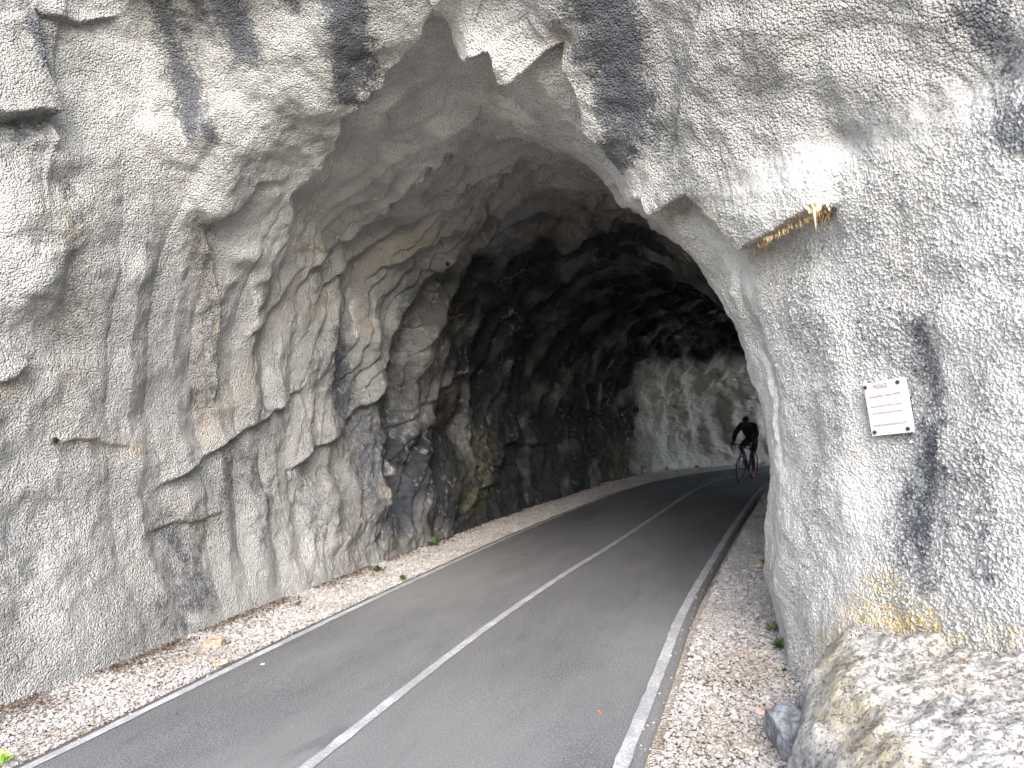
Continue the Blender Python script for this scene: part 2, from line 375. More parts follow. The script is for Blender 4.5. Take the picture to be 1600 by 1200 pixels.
ledge([(440, 740), (478, 705), (520, 672), (552, 640), (580, 600), (640, 560)], .12, 60, 40, .6, .15, 5, 3)
ledge([(370, 530), (400, 505), (430, 470), (452, 430)], .05, 40, 30, .5, .2, 5, 3)
ledge([(-20, 600), (20, 590), (50, 560)], .05, 60, 30, .6, .2, 4)
ledge([(90, 690), (150, 688), (210, 700)], .03, 30, 20, .6, .2, 5, 3)
ledge([(225, 830), (300, 815), (350, 800)], .03, 30, 20, .6, .2, 5, 3)
blob(240, 700, 70, 60, .05); blob(320, 900, 60, 50, -.04); blob(560, 520, 40, 60, .05); blob(470, 560, 40, 50, .06); blob(500, 660, 40, 30, .05)
# curved ribs and grooves of the left bore wall
for q, h, wd in [([(600, 440), (575, 520), (570, 600), (590, 700), (585, 790), (540, 860)], .09, 17), ([(548, 460), (528, 540), (530, 620), (552, 700)], -.07, 12),
                 ([(648, 470), (615, 560), (608, 650), (618, 740), (640, 830)], -.11, 15), ([(700, 430), (668, 520), (645, 600), (650, 700), (655, 790), (690, 840)], .10, 20),
                 ([(745, 470), (720, 540), (715, 620), (735, 700)], .05, 14), ([(770, 560), (745, 600), (755, 680), (735, 740)], -.05, 9),
                 ([(500, 740), (505, 800), (530, 870)], .08, 16), ([(460, 740), (470, 820), (480, 900)], -.05, 14), ([(810, 480), (775, 550), (770, 640)], .08, 14),
                 ([(400, 760), (410, 840), (420, 920)], .05, 18), ([(860, 470), (830, 560), (835, 650)], -.06, 12), ([(905, 500), (880, 580), (870, 660)], .05, 10)]:
    ridge(q, h * 1.35, wd)
for q, h in [([(600, 690), (640, 640), (700, 590), (735, 560)], .06), ([(700, 830), (745, 765), (770, 720), (785, 690), (860, 700)], .12), ([(690, 850), (740, 800), (780, 740)], .08)]:
    ledge(q, h, 30, 24, .7, .15, 5, 3)
# strata ledges across the vault
for q, h in [([(470, 490), (520, 430), (590, 385), (680, 330), (760, 292)], .05), ([(560, 440), (640, 395), (720, 350), (790, 322), (860, 318)], .07),
             ([(590, 352), (650, 322), (700, 296), (745, 270)], .05), ([(640, 430), (720, 395), (800, 360), (850, 340)], .05),
             ([(745, 450), (800, 420), (860, 385), (930, 350), (1000, 330)], .07), ([(690, 305), (745, 285), (775, 262), (820, 262)], .045),
             ([(700, 350), (740, 340), (770, 320)], .05), ([(830, 460), (870, 430), (930, 405), (990, 395)], .06), ([(880, 300), (930, 320), (960, 300), (1010, 330)], .05),
             ([(760, 560), (800, 500), (850, 450), (900, 420)], .05), ([(880, 335), (905, 330), (930, 348), (985, 340)], .06)]:
    ledge(q, h * 1.6, 26, 18, .6, .2, 7, 2.5)
# far wall of the bend
for q, h, wd in [([(1075, 580), (1065, 640), (1075, 700)], .12, 10), ([(1140, 620), (1145, 650), (1152, 690)], .12, 9), ([(1030, 600), (1020, 660), (1005, 720)], .1, 9), ([(1110, 570), (1125, 610), (1110, 660)], -.1, 10)]:
    ridge(q, h, wd)
# thin the sculpting on the base line so the foot of the wall stays put
edge0 = np.minimum(VV, 14 - VV)
D *= .35 + .65 * sstep(0, .9, edge0)
P3 = G + N0 * D[..., None] * 1.0
# sharp rock texture at 5-15 cm
N1 = normals(P3); N1 *= np.sign((N1 * N0).sum(-1, keepdims=True) + 1e-9)
x, y, z = P3[..., 0], P3[..., 1], P3[..., 2]
rough = .5 * blk + .55 * inner + .45
d2 = .018 * fbm(x * 6, y * 6, z * 6, 81, 4, .55) * rough + .010 * (1 - np.abs(fbm(x * 9, y * 9, z * 6, 91, 3))) * rough
P3 = P3 + N1 * d2[..., None]

# --- colour masks of the surface: stains, dark grooves, painted light and shade
def streak(pts, wd, amp=1., fade=.12, warp=9.):
    o_ = np.zeros((NU, NV))
    for sl_, d, s, t in pline(pts, warp, wd * 3): o_[sl_] = amp * np.exp(-(d / wd) ** 2) * sstep(-.01, fade, 1 - t) * vis[sl_]
    return o_
dark = np.zeros((NU, NV))
for pts, wd, a in [([(250, -40), (275, 60), (295, 130), (315, 200), (322, 240)], 24, 1), ([(335, -40), (360, 30), (382, 80), (388, 118)], 24, .95), ([(300, -30), (320, 40)], 20, .6),
                   ([(525, -40), (548, 50), (552, 90), (538, 150)], 30, 1.05), ([(915, -60), (945, 50), (975, 130), (995, 200), (1015, 262)], 40, .95), ([(450, -20), (452, 30)], 14, .5),
                   ([(52, 30), (66, 110), (72, 190)], 16, .85), ([(0, 205), (80, 200)], 25, .5), ([(1440, 520), (1450, 600), (1462, 700), (1450, 800), (1425, 900)], 27, .85), ([(1530, 620), (1520, 780), (1540, 940)], 52, .33), ([(1420, 780), (1430, 940)], 34, .55),  # the level streak is painted shade under the left block
                   ([(285, 830), (300, 880), (300, 960)], 34, .6), ([(240, 960), (300, 985)], 30, .4), ([(318, 365), (320, 560), (315, 660)], 20, .40), ([(400, 640), (405, 760), (415, 880)], 16, .4), ([(560, 640), (570, 760), (600, 860)], 12, .5), ([(350, 700), (350, 850)], 20, .35),
                   ([(520, 520), (528, 600), (540, 680)], 16, .65), ([(650, 450), (612, 560), (606, 660), (622, 760), (640, 850)], 18, .62), ([(380, 700), (390, 800)], 18, .35),
                   ([(1520, 10), (1590, 110), (1610, 260)], 50, .62), ([(80, 900), (90, 960)], 30, .25), ([(1530, 200), (1600, 240)], 40, .3), ([(800, 480), (780, 560), (800, 650)], 22, .35),
                   ([(110, 280), (115, 420), (120, 560)], 16, .35), ([(1070, 120), (1080, 180)], 30, .2), ([(20, 520), (30, 650)], 20, .2), ([(480, 760), (500, 850)], 14, .35)]:
    dark = np.maximum(dark, streak(pts, wd * 1.25, a * 1.05))
dark = dark * (.75 + .5 * fbm(X * 3, Y * 3, Z * 1.2, 101, 3)) + .04 * inner + .12 * blk + .1 * sstep(7.5, 5.5, UU) - .25 * far  # inside darkened, far wall lightened: tunnel light and shade in the colour
tan_ = np.zeros((NU, NV))
for pts, wd, a in [([(480, 395), (440, 470), (400, 540), (360, 620), (300, 720)], 16, .6), ([(470, 388), (500, 392)], 12, 1.1), ([(873, 55), (876, 90)], 20, .9), ([(1060, 330), (1100, 305)], 16, .8),
                   ([(1105, 340), (1150, 400)], 10, .9), ([(1130, 330), (1168, 386)], 10, .7), ([(1168, 386), (1300, 322)], 9, 1.3), ([(90, 640), (120, 560), (80, 460)], 30, .45), ([(100, 690), (240, 700)], 16, .7),
                   ([(0, 620), (60, 590)], 20, .8), ([(480, 480), (560, 420), (700, 350)], 24, .5), ([(318, 362), (322, 560), (312, 700)], 20, .8), ([(100, 300), (108, 430), (118, 620)], 26, .55), ([(60, 330), (110, 420)], 30, .4), ([(770, 130), (800, 150)], 20, .6), ([(260, 800), (340, 830)], 22, .5),
                   ([(1230, 1040), (1330, 960)], 20, .4), ([(880, 320), (1000, 330)], 20, .4), ([(560, 800), (600, 760)], 12, .6), ([(560, 520), (555, 470)], 8, .9)]:
    tan_ = np.maximum(tan_, streak(pts, wd, a))
tan_ += .22 * np.clip(fbm(X * 1.2, Y * 1.2, Z * .8, 111, 3), 0, 1)
white = np.zeros((NU, NV))
for pts, wd, a in [([(386, 430), (384, 480), (376, 530)], 5, .9), ([(1262, 228), (1272, 262)], 5, 1.2), ([(915, 100), (930, 130), (945, 190)], 8, .8), ([(278, 190), (285, 240)], 3, .8),
                   ([(545, 520), (550, 470)], 3, .8), ([(1215, 590), (1222, 640)], 4, .6), ([(612, 720), (616, 740)], 5, .8), ([(785, 130), (795, 165)], 4, .8),
                   ([(590, 350), (680, 322)], 4, .5), ([(760, 300), (780, 280)], 5, .5), ([(220, 90), (226, 130)], 3, .8), ([(300, 965), (318, 962)], 8, .9)]:
    white = np.maximum(white, streak(pts, wd, a))
white += .35 * np.clip(1 - np.abs(fbm(X * 2.2, Y * 3.5, Z * .9, 121, 3)) * 16, 0, 1) * inner * (fbm(X * .9, Y * .9, Z * .9, 125, 2) > .1)
yellow = np.zeros((NU, NV))
for pts, wd, a in [([(1290, 1110), (1330, 1020), (1400, 965), (1470, 990)], 38, 1.1), ([(1340, 960), (1400, 900)], 30, .6), ([(1480, 1000), (1600, 1000)], 30, .5)]:
    yellow = np.maximum(yellow, streak(pts, wd, a))
green = np.maximum(streak([(735, 700), (745, 760), (725, 810)], 24, 1.1), streak([(960, 740), (1000, 720), (940, 700)], 20, .7))
green = np.maximum(green, streak([(560, 870), (700, 830)], 8, .4)); green = np.maximum(green, streak([(20, 1060), (90, 1040)], 20, .35))
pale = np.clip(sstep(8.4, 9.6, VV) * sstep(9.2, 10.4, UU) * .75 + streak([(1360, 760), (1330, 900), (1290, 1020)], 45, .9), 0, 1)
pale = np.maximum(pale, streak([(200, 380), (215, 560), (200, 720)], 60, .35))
pale = np.maximum(pale, far * .35 * sstep(3.8, 3.2, VV)); lit_tone = sstep(8.3, 9.4, UU) * sstep(10.9, 10.3, UU) * sstep(2.9, 4.0, VV) * .92 * np.clip(1 + .25 * fbm(X * 1.3, Y * 1.3, Z * 1.3, 151, 3), 0, 1.1); lit_tone = np.maximum(lit_tone, sstep(4.1, 3.3, UU) * .75 * sstep(3.8, 3.2, VV))  # mouth ceiling and far wall coloured paler to stand in for light
deep_shade = sstep(9.5, 6.4, UU) ** 1.2 * (1 - sstep(4.0, 3.2, UU)) * .97 + .25 * blk * sstep(9.8, 8.8, UU)  # darkness of the bore painted in by depth
deep_shade = np.maximum(deep_shade, sstep(9.3, 6.9, UU) ** 1.5 * sstep(3.2, 3.9, VV) * .97)
deep_shade = np.clip(deep_shade * (1 + .7 * fbm(X, Y, Z, 141, 3)), 0, 1)
fine_ = sstep(8.8, 9.5, VV) * sstep(10.2, 10.9, UU) * sstep(14.5, 13.8, UU)
grit = (.42 + .58 * np.maximum(outer, .7 * sstep(8.2, 9.2, UU))) * (1 - .55 * streak([(1360, 760), (1330, 900), (1290, 1020)], 45, 1)) * (1 + .5 * sstep(8.8, 10, VV) * sstep(10.6, 11.6, UU))
grit = grit * (1 - .5 * streak([(1180, 560), (1215, 700), (1225, 900)], 26, 1))
grit *= .8 + .35 * fbm(X * 1.5, Y * 1.5, Z * 1.5, 131, 2)
cliff = mesh_np('cliff', P3.reshape(-1, 3), quads(NU, NV), M_rock, attrs={k: v.ravel() for k, v in dict(dark=dark, tan=tan_, white=white, yellow=yellow, green=green, pale=pale, grit=grit, deep_shade=deep_shade, lit_tone=lit_tone, fine=fine_, outside=outer * .55 + .1).items()})
structure(cliff, 'grey sprayed concrete rock face with a rough tunnel through it')
PSX, PSY, PDD = project(P3)
def surf(px, py):                          # the point of the finished rock seen nearest that direction, and its normal
    e = (PSX - px) ** 2 + (PSY - py) ** 2 + (1 - vis) * 1e6 + .6 * PDD
    i, j = np.unravel_index(np.argmin(e), e.shape)
    n = N1[i, j].copy()
    return Vector(P3[i, j]), Vector(n), (i, j)

# ------------------------------------------------------------------ ground, road, lines
M_soil = mat('verge_soil', rough=.95); g = NB(M_soil); P_ = g.pos()
c_ = g.mix(g.ramp(g.noise(60, 4, .7, P_), .4, .6), (.30, .25, .20), (.62, .55, .49)); c_ = g.mix(g.ramp(g.noise(2.2, 4, .6, P_), .5, .7, 0, .5), c_, (.2, .15, .1)); sx_ = g.n('ShaderNodeSeparateXYZ'); g.l(P_, sx_.inputs[0])
c_ = g.mix(g.ramp(sx_.outputs['Y'], -7, -10), c_, g.mix(g.noise(3, 5, .7, P_), (.05, .07, .03), (.13, .12, .07)))     # grass outside, behind the viewer
g.l(c_, g.b.inputs['Base Color'])
g.bump(g.vor(50, P_), .02)
xs = np.concatenate([[-400, -150, -60, -25], np.linspace(-14, 14, 57), [25, 60, 150, 400]]); ys = np.concatenate([[-400, -150, -60, -20], np.linspace(-8, 34, 85), [60, 150, 400]])
GX, GY = np.meshgrid(xs, ys, indexing='ij')
gr = mesh_np('ground', np.stack([GX, GY, -.045 + .008 * vnoise(GX * 3, GY * 3, GX * 0, 2)], -1).reshape(-1, 3), quads(len(xs), len(ys))[:, ::-1], M_soil); structure(gr)

A_ = np.linspace(math.radians(70), math.radians(300), 90); Rr = np.linspace(16, 90, 40); AA, RR = np.meshgrid(A_, Rr, indexing='ij')
hx, hy = np.sin(AA) * RR, np.cos(AA) * RR - 4; hz = sstep(20, 80, RR) * 9 * (.75 + .35 * fbm(hx * .03, hy * .03, hx * 0, 5, 3)) * sstep(-1.5, -6, hy) + 1.2 * fbm(hx * .3, hy * .3, hx * 0, 6, 4) * sstep(16, 22, RR) - .1 - .5 * sstep(20, 15, RR)
M_hill = mat('added_slope_green', rough=.95); g = NB(M_hill); g.l(g.mix(g.noise(.8, 6, .7, g.pos()), (.03, .045, .018), (.10, .11, .05)), g.b.inputs['Base Color'])
hill = mesh_np('added_hillside', np.stack([hx, hy, hz], -1).reshape(-1, 3), quads(90, 40), M_hill); structure(hill, 'unseen green slope added behind the viewer to block low sky light')  # unseen hill, added to block low sky light from behind the viewer
def spl(pts, n=260):
    p = np.array(pts, float)[:, :2] * K; c = catmull(p, [40] * (len(p) - 1)); L = np.concatenate([[0], np.cumsum(np.linalg.norm(np.diff(c, axis=0), axis=1))])
    t = np.linspace(0, L[-1], n); return np.stack([np.interp(t, L, c[:, 0]), np.interp(t, L, c[:, 1])], -1)
LL = spl([(-3.77, -6), (-3.77, 0), (-3.77, 3.5), (-3.76, 6), (-3.68, 8.5), (-3.57, 10.8), (-3.35, 13.4), (-2.98, 16.6), (-2.28, 19.35), (-1.2, 21.2), (.26, 22.0), (4, 22.6), (9, 23)])
CL = spl([(-2.25, -6), (-2.25, 0), (-2.25, 3.2), (-2.23, 5.4), (-2.11, 7.5), (-1.93, 9.4), (-1.68, 12.65), (-1.42, 16.0), (-1.08, 18.1), (-.55, 19.4), (.23, 20.35), (4, 21.3), (9, 21.7)])
RL = spl([(-.74, -6), (-.74, 0), (-.74, 3.5), (-.73, 4.5), (-.72, 6.14), (-.6, 8.6), (-.47, 10.8), (-.34, 12.6), (-.13, 15.3), (.17, 17.1), (1.0, 18.2), (4, 19.6), (9, 20.2)])
def off(c, d):
    t = np.gradient(c, axis=0); t /= np.linalg.norm(t, axis=1, keepdims=True); return c + np.stack([t[:, 1], -t[:, 0]], -1) * d     # + = to the right
def strip(a, b, z, nm, mt, across=2, wob=0.):
    t = np.linspace(0, 1, across)[None, :, None]; q = a[:, None] * (1 - t) + b[:, None] * t
    if wob:
        sdd = 5; q[:, 0, 0] += wob * fbm(q[:, 0, 0] * 0, q[:, 0, 1] * 5, q[:, 0, 0] * 0, sdd, 3); q[:, -1, 0] += wob * fbm(q[:, -1, 0] * 0, q[:, -1, 1] * 5, q[:, -1, 0] * 0, sdd + 4, 3)
    v = np.concatenate([q, np.full(q.shape[:2] + (1,), z)], -1)
    return mesh_np(nm, v.reshape(-1, 3), quads(len(a), across)[:, ::-1], mt)
M_asph = mat('asphalt', rough=.82); g = NB(M_asph); P_ = g.pos()
sp = g.n('ShaderNodeMapping'); g.l(P_, sp.inputs[0]); sp.inputs['Scale'].default_value = (1, .35, 1)
c_ = g.mix(g.ramp(g.noise(1.6, 5, .6, sp.outputs[0]), .3, .7), (.165, .165, .17), (.225, .223, .226))
c_ = g.mix(g.ramp(g.noise(80, 5, .85, P_), .36, .60), (.042, .042, .046), c_)
c_ = g.mix(g.ramp(g.noise(105, 2, .6, P_), .58, .67, 0, .75), c_, (.40, .39, .38))
c_ = g.mix(g.ramp(g.noise(.55, 4, .6, sp.outputs[0]), .42, .62, 0, .5), c_, (.235, .232, .228))
c_ = g.mix(g.ramp(g.vor(1.1, sp.outputs[0]), .10, .03, 0, .55), c_, (.06, .06, .065))
c_ = g.mix(g.ramp(g.noise(3.1, 3, .5, sp.outputs[0]), .63, .75, 0, .45), c_, (.075, .075, .08))
c_ = g.mix(g.ramp(g.noise(.9, 4, .7, P_), .55, .8, 0, .4), c_, (.20, .19, .165))
g.l(c_, g.b.inputs['Base Color']); g.bump(g.noise(120, 3, .7, P_), .006, .8); g.b.inputs['Specular IOR Level'].default_value = .35
EA, EB = off(LL, -.17), off(RL, .17)
road = strip(EA, EB, 0., 'road', M_asph, 60, .02)
# turned-down edges of the asphalt
me = road.data; n_ = len(EA); co = np.empty(len(me.vertices) * 3, np.float32); me.vertices.foreach_get('co', co); co = co.reshape(n_, 60, 3); co[:, 0, 2] = -.05; co[:, -1, 2] = -.05; co[:, 0] = co[:, 1] * [1, 1, 0] + [0, 0, -.05]; co[:, -1] = co[:, -2] * [1, 1, 0] + [0, 0, -.05]
co[:, 1:-1, 2] += (.004 * vnoise(co[:, 1:-1, 0] * 1.2, co[:, 1:-1, 1] * 1.2, co[:, 1:-1, 0] * 0, 6))
me.vertices.foreach_set('co', co.ravel()); structure(road)
M_line = mat('worn_white_paint', rough=.7); g = NB(M_line); P_ = g.pos()
wn = g.ramp(g.math('ADD', g.noise(70, 4, .75, P_), g.math('MULTIPLY', g.noise(4, 3, .6, P_), .6)), .62, .86)
c_ = g.mix(wn, (.60, .60, .61), (.32, .32, .325)); c_ = g.mix(g.ramp(g.noise(260, 2, .6, P_), .3, .45), (.2, .2, .2), c_)
g.l(c_, g.b.inputs['Base Color']); g.bump(g.noise(220, 2, .6, P_), .003, .6)
for c in (LL, CL, RL):
    o = strip(off(c, -.042), off(c, .042), .0065, 'road_line', M_line, 2, .012); structure(o)
    if c is CL: o['label'] = 'white centre line'

# ------------------------------------------------------------------ rocky bank on the right
M_bank = mat('mossy_rock', rough=.95); g = NB(M_bank); P_ = g.pos()
c_ = g.mix(g.ramp(g.noise(5, 6, .65, P_), .35, .65), (.45, .44, .425), (.58, .565, .545))
c_ = g.mix(g.math('MULTIPLY', g.attr('yellow').outputs['Fac'], g.ramp(g.noise(18, 5, .7, P_), .32, .58), clamp=True), c_, (.48, .40, .25))
mo = g.ramp(g.math('ADD', g.noise(38, 6, .8, P_), g.math('MULTIPLY', g.math('SUBTRACT', g.attr('moss').outputs['Fac'], .5), .3)), .46, .54)
c_ = g.mix(g.math('MULTIPLY', mo, .85), c_, g.mix(g.noise(40, 3, .6, P_), (.15, .11, .085), (.33, .26, .21)))
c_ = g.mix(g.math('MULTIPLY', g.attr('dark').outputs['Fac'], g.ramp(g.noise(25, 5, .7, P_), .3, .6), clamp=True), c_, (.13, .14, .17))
g.l(c_, g.b.inputs['Base Color']); g.bump(g.math('ADD', g.noise(40, 5, .7, P_), g.math('MULTIPLY', mo, .5)), .03, .9)
bx = np.linspace(-.35, 4.5, 420); by = np.linspace(-2.5, 5.3, 560); BX, BY = np.meshgrid(bx, by, indexing='ij')
lx = np.interp(BY / K, [-2, 0, 1.2, 2.4, 3.1, 3.7, 4.3, 4.8], [.9, .75, .45, .12, .0, -.06, .06, .3]) * K
lx = lx + .09 * fbm(BY * 2.2, BY * 0, BY * 0, 3, 3)
tt = BX - lx
BZ = .30 * sstep(0, .16, tt) + .24 * sstep(.12, .42, tt) + .12 * sstep(.4, 1.4, tt) + .25 * sstep(1.2, 4, tt)
BZ *= .93
BZ = BZ * (1 - .35 * sstep(2.0, 1.0, BY / K)) + .045 * fbm(BX * 2.5, BY * 2.5, BX * 0, 12, 4) * sstep(0, .2, tt) + .022 * fbm(BX * 11, BY * 11, BX * 0, 14, 4) * sstep(-.02, .1, tt)
cr = 1 - np.abs(fbm(BX * 2.2 + BY, BY * 2.2, BX * 0, 17, 3)); BZ -= .02 * sstep(.86, 1, cr) * sstep(0, .2, tt)
wl_ = np.array([(-.1, 6.5), (.03, 5.4), (.12, 4.6), (.35, 4.05), (.9, 3.42), (2.4, 2.9), (6.2, 2.4)]) * K; dw = np.full(BX.shape, 9.)
for a_, b_ in zip(wl_[:-1], wl_[1:]):
    d_ = b_ - a_; t_ = np.clip(((BX - a_[0]) * d_[0] + (BY - a_[1]) * d_[1]) / (d_ @ d_), 0, 1); dw = np.minimum(dw, np.hypot(BX - a_[0] - t_ * d_[0], BY - a_[1] - t_ * d_[1]))
BZ += .07 * np.exp(-dw / .28) * sstep(.05, .3, tt) * (1 + .4 * fbm(BX * 3, BY * 3, BX * 0, 19, 3))
BZ = np.where(tt < 0, -.07, BZ) - .07 * sstep(.06, -.0, tt)
bpx, bpy_, _ = project(np.stack([BX, BY, BZ], -1))
yl = np.exp(-((tt - .30) / .12) ** 2) * .8 + .35 * np.exp(-((tt - .75) / .2) ** 2) * (BY > 3.2 * K)
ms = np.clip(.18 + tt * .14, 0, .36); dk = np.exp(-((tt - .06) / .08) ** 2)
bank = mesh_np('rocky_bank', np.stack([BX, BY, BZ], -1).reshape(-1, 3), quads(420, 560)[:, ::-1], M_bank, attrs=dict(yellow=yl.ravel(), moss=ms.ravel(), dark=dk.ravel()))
structure(bank, 'pale mossy rock bank at the foot of the right wall')

# ------------------------------------------------------------------ gravel verges (stuff)
M_grav = mat('limestone_gravel', rough=.85); g = NB(M_grav); P_ = g.pos()
g.l(g.mix(g.ramp(g.noise(90, 3, .6, P_), .35, .7, 0, .35), g.attr('tint').outputs['Color'], (.35, .27, .22)), g.b.inputs['Base Color'])
bm = bmesh.new(); bmesh.ops.create_icosphere(bm, subdivisions=1, radius=1.); ICO = np.array([v.co[:] for v in bm.verts]); ICF = np.array([[v.index for v in f.verts] for f in bm.faces]); bm.free()
def stones(nm, pos, size, tint, mt, flat=.65, jag=.28):
    n = len(pos); k = len(ICO); v = np.repeat(ICO[None], n, 0) * (1 + jag * rng.standard_normal((n, k, 1)))
    q = rng.standard_normal((n, 4)); q /= np.linalg.norm(q, axis=1, keepdims=True); a, b, c, d = q.T
    Rm = np.stack([1 - 2 * (c * c + d * d), 2 * (b * c - a * d), 2 * (b * d + a * c), 2 * (b * c + a * d), 1 - 2 * (b * b + d * d), 2 * (c * d - a * b), 2 * (b * d - a * c), 2 * (c * d + a * b), 1 - 2 * (b * b + c * c)], -1).reshape(n, 3, 3)
    v = v * rng.uniform(.6, 1.15, (n, 1, 3)); v = np.einsum('nij,nkj->nki', Rm, v); v[..., 2] *= flat
    v = v * np.asarray(size)[:, None, None] + pos[:, None]
    f = (ICF[None] + (np.arange(n) * k)[:, None, None]).reshape(-1, 3)
    col = np.repeat(np.concatenate([tint, np.ones((n, 1))], 1)[:, None], k, 1).reshape(-1, 4)
    return mesh_np(nm, v.reshape(-1, 3), f, mt, smooth=False, attrs={'tint': col})
def verge_pts(edge, side, width, ylo, yhi, dens):
    L = np.concatenate([[0], np.cumsum(np.linalg.norm(np.diff(edge, axis=0), axis=1))])
    n = int(dens * width * L[-1]); s = rng.uniform(0, L[-1], n); wv = rng.uniform(0, 1, n) * width
    t = np.gradient(edge, axis=0); t /= np.linalg.norm(t, axis=1, keepdims=True)
    ex, ey = np.interp(s, L, edge[:, 0]), np.interp(s, L, edge[:, 1]); tx, ty = np.interp(s, L, t[:, 0]), np.interp(s, L, t[:, 1])
    p = np.stack([ex + ty * wv * side, ey - tx * wv * side], -1); m_ = (p[:, 1] > ylo) & (p[:, 1] < yhi)
    keep = rng.uniform(0, 1, n) < np.clip(1.15 * (7.0 / np.clip(p[:, 1], 3, 40)) ** .8, .25, 1)
    m_ &= keep; return p[m_], wv[m_]
PT = np.array([(.72, .695, .675), (.77, .75, .735), (.66, .63, .61), (.60, .57, .55), (.66, .60, .555), (.55, .535, .525), (.80, .785, .775)])
pl, wl = verge_pts(EA, -1, 1.5, 2.6, 27, 3900); pr, wr = verge_pts(EB, 1, 1.25, 2.2, 22, 4100)
p = np.concatenate([pl, pr]); wv_ = np.concatenate([wl, wr]); n = len(p)
size = np.clip(rng.lognormal(math.log(.0122), .35, n), .007, .035) * np.clip((p[:, 1] / 7) ** .35, .9, 1.5)
z = -.036 + rng.uniform(0, 1, n) ** 1.3 * .028 + .010 * vnoise(p[:, 0] * 3, p[:, 1] * 3, p[:, 0] * 0, 8)
dirt = sstep(.0, .5, vnoise(p[:, 0] * 1.7, p[:, 1] * 1.7, p[:, 0] * 0, 33))[:, None] * .22
ps_ = np.concatenate([verge_pts(off(EA, .17), -1, .17, 2.6, 20, 60)[0], verge_pts(off(EB, -.19), 1, .19, 2.2, 16, 110)[0]]); k_ = len(ps_)     # strays swept onto the asphalt edge
p = np.concatenate([p, ps_]); size = np.concatenate([size, rng.uniform(.004, .011, k_)]); z = np.concatenate([z, np.full(k_, .006)]); dirt = np.concatenate([dirt, np.zeros((k_, 1))]); n += k_
tint = PT[rng.integers(0, len(PT), n)] * rng.uniform(.52, .70, (n, 1)) * (1 - dirt * [.7, .85, 1])
grav = stones('gravel', np.column_stack([p, z]), size, np.clip(tint, 0, .86), M_grav)
tag(grav, 'pale crushed limestone gravel along both sides of the road', 'gravel', kind='stuff')
# strays on the asphalt, part of the same litter of gravel
M_leaf = mat('dead_leaves', rough=.9); g = NB(M_leaf); g.l(g.attr('tint').outputs['Color'], g.b.inputs['Base Color'])
def leaves(nm, pos, size, tint):
    n = len(pos); a = rng.uniform(0, 6.283, n); tl = rng.uniform(-.6, .6, (n, 2))
    sh = np.array([(-1, 0), (-.3, .42), (.45, .35), (1, 0), (.45, -.35), (-.3, -.42)])
    v = np.zeros((n, 6, 3)); lx_ = sh[None, :, 0] * size[:, None]; ly = sh[None, :, 1] * size[:, None]
    v[..., 0] = lx_ * np.cos(a)[:, None] - ly * np.sin(a)[:, None]; v[..., 1] = lx_ * np.sin(a)[:, None] + ly * np.cos(a)[:, None]
    v[..., 2] = lx_ * tl[:, :1] + ly * tl[:, 1:] + np.abs(ly) * .5; v += pos[:, None]
    f = (np.array([[0, 1, 2, 3], [0, 3, 4, 5]])[None] + (np.arange(n) * 6)[:, None, None]).reshape(-1, 4)
    col = np.repeat(np.concatenate([tint, np.ones((n, 1))], 1)[:, None], 6, 1).reshape(-1, 4)
    return mesh_np(nm, v.reshape(-1, 3), f, M_leaf, smooth=False, attrs={'tint': col})
LT = np.array([(.10, .06, .04), (.15, .095, .06), (.07, .045, .033), (.19, .13, .08), (.05, .035, .03)])
wb_i = P3[:, 8, :]                                            # foot of the left wall
m_ = (wb_i[:, 1] > 3) & (wb_i[:, 1] < 27); wb = wb_i[m_]
k = rng.integers(0, len(wb), 5500); q = wb[k][:, :2] + np.stack([np.abs(rng.exponential(.14, 5500)) + .02, rng.normal(0, .05, 5500)], -1)
cl = vnoise(q[:, 0] * 0, q[:, 1] * 1.6, q[:, 0] * 0, 44) > -.12; q = q[cl]
k2 = rng.integers(0, len(pr), 1800); q2 = pr[k2]; q2 = q2[(wr[k2] > .3) & (vnoise(q2[:, 0] * 2, q2[:, 1] * 2, q2[:, 0] * 0, 51) > .1)]
k3 = rng.integers(0, len(pl), 900); q3 = pl[k3]; q3 = q3[vnoise(q3[:, 0] * 2, q3[:, 1] * 2, q3[:, 0] * 0, 52) > .0]
q = np.concatenate([q, q2, q3]); n = len(q)
bs = rng.uniform([.1, 1.6], [3.2, 4.9], (60000, 2)); ii = np.clip(((bs[:, 0] + .35) / 4.85 * 419).astype(int), 0, 419); jj = np.clip(((bs[:, 1] + 2.5) / 7.8 * 559).astype(int), 0, 559)
okb = (fbm(bs[:, 0] * 7, bs[:, 1] * 7, bs[:, 0] * 0, 66, 5) > .3) & (tt[ii, jj] > .2); bs, ii, jj = bs[okb], ii[okb], jj[okb]; nb = len(bs)
ms_o = leaves('moss', np.column_stack([bs, BZ[ii, jj] + rng.uniform(0, .012, nb)]), rng.uniform(.004, .010, nb), np.array([(.15, .11, .085), (.21, .15, .11), (.09, .065, .05), (.20, .17, .10)])[rng.integers(0, 4, nb)])
tag(ms_o, 'brown dry moss growing in patches on the pale rock bank', 'moss', kind='stuff')
lf = leaves('leaf_litter', np.column_stack([q, .002 + rng.uniform(0, .02, n)]), rng.uniform(.008, .022, n), LT[rng.integers(0, 5, n)] * rng.uniform(.7, 1.2, (n, 1)))
tag(lf, 'brown dead leaf litter gathered along the foot of the walls', 'leaves', kind='stuff')

ol = leaves('fallen_leaf', np.array([[*(gnd(936, 1114) * K)[:2], .004]]), np.array([.022]), np.array([(.36, .10, .05)])); tag(ol, 'single reddish fallen leaf on the asphalt left of the right line', 'leaf')
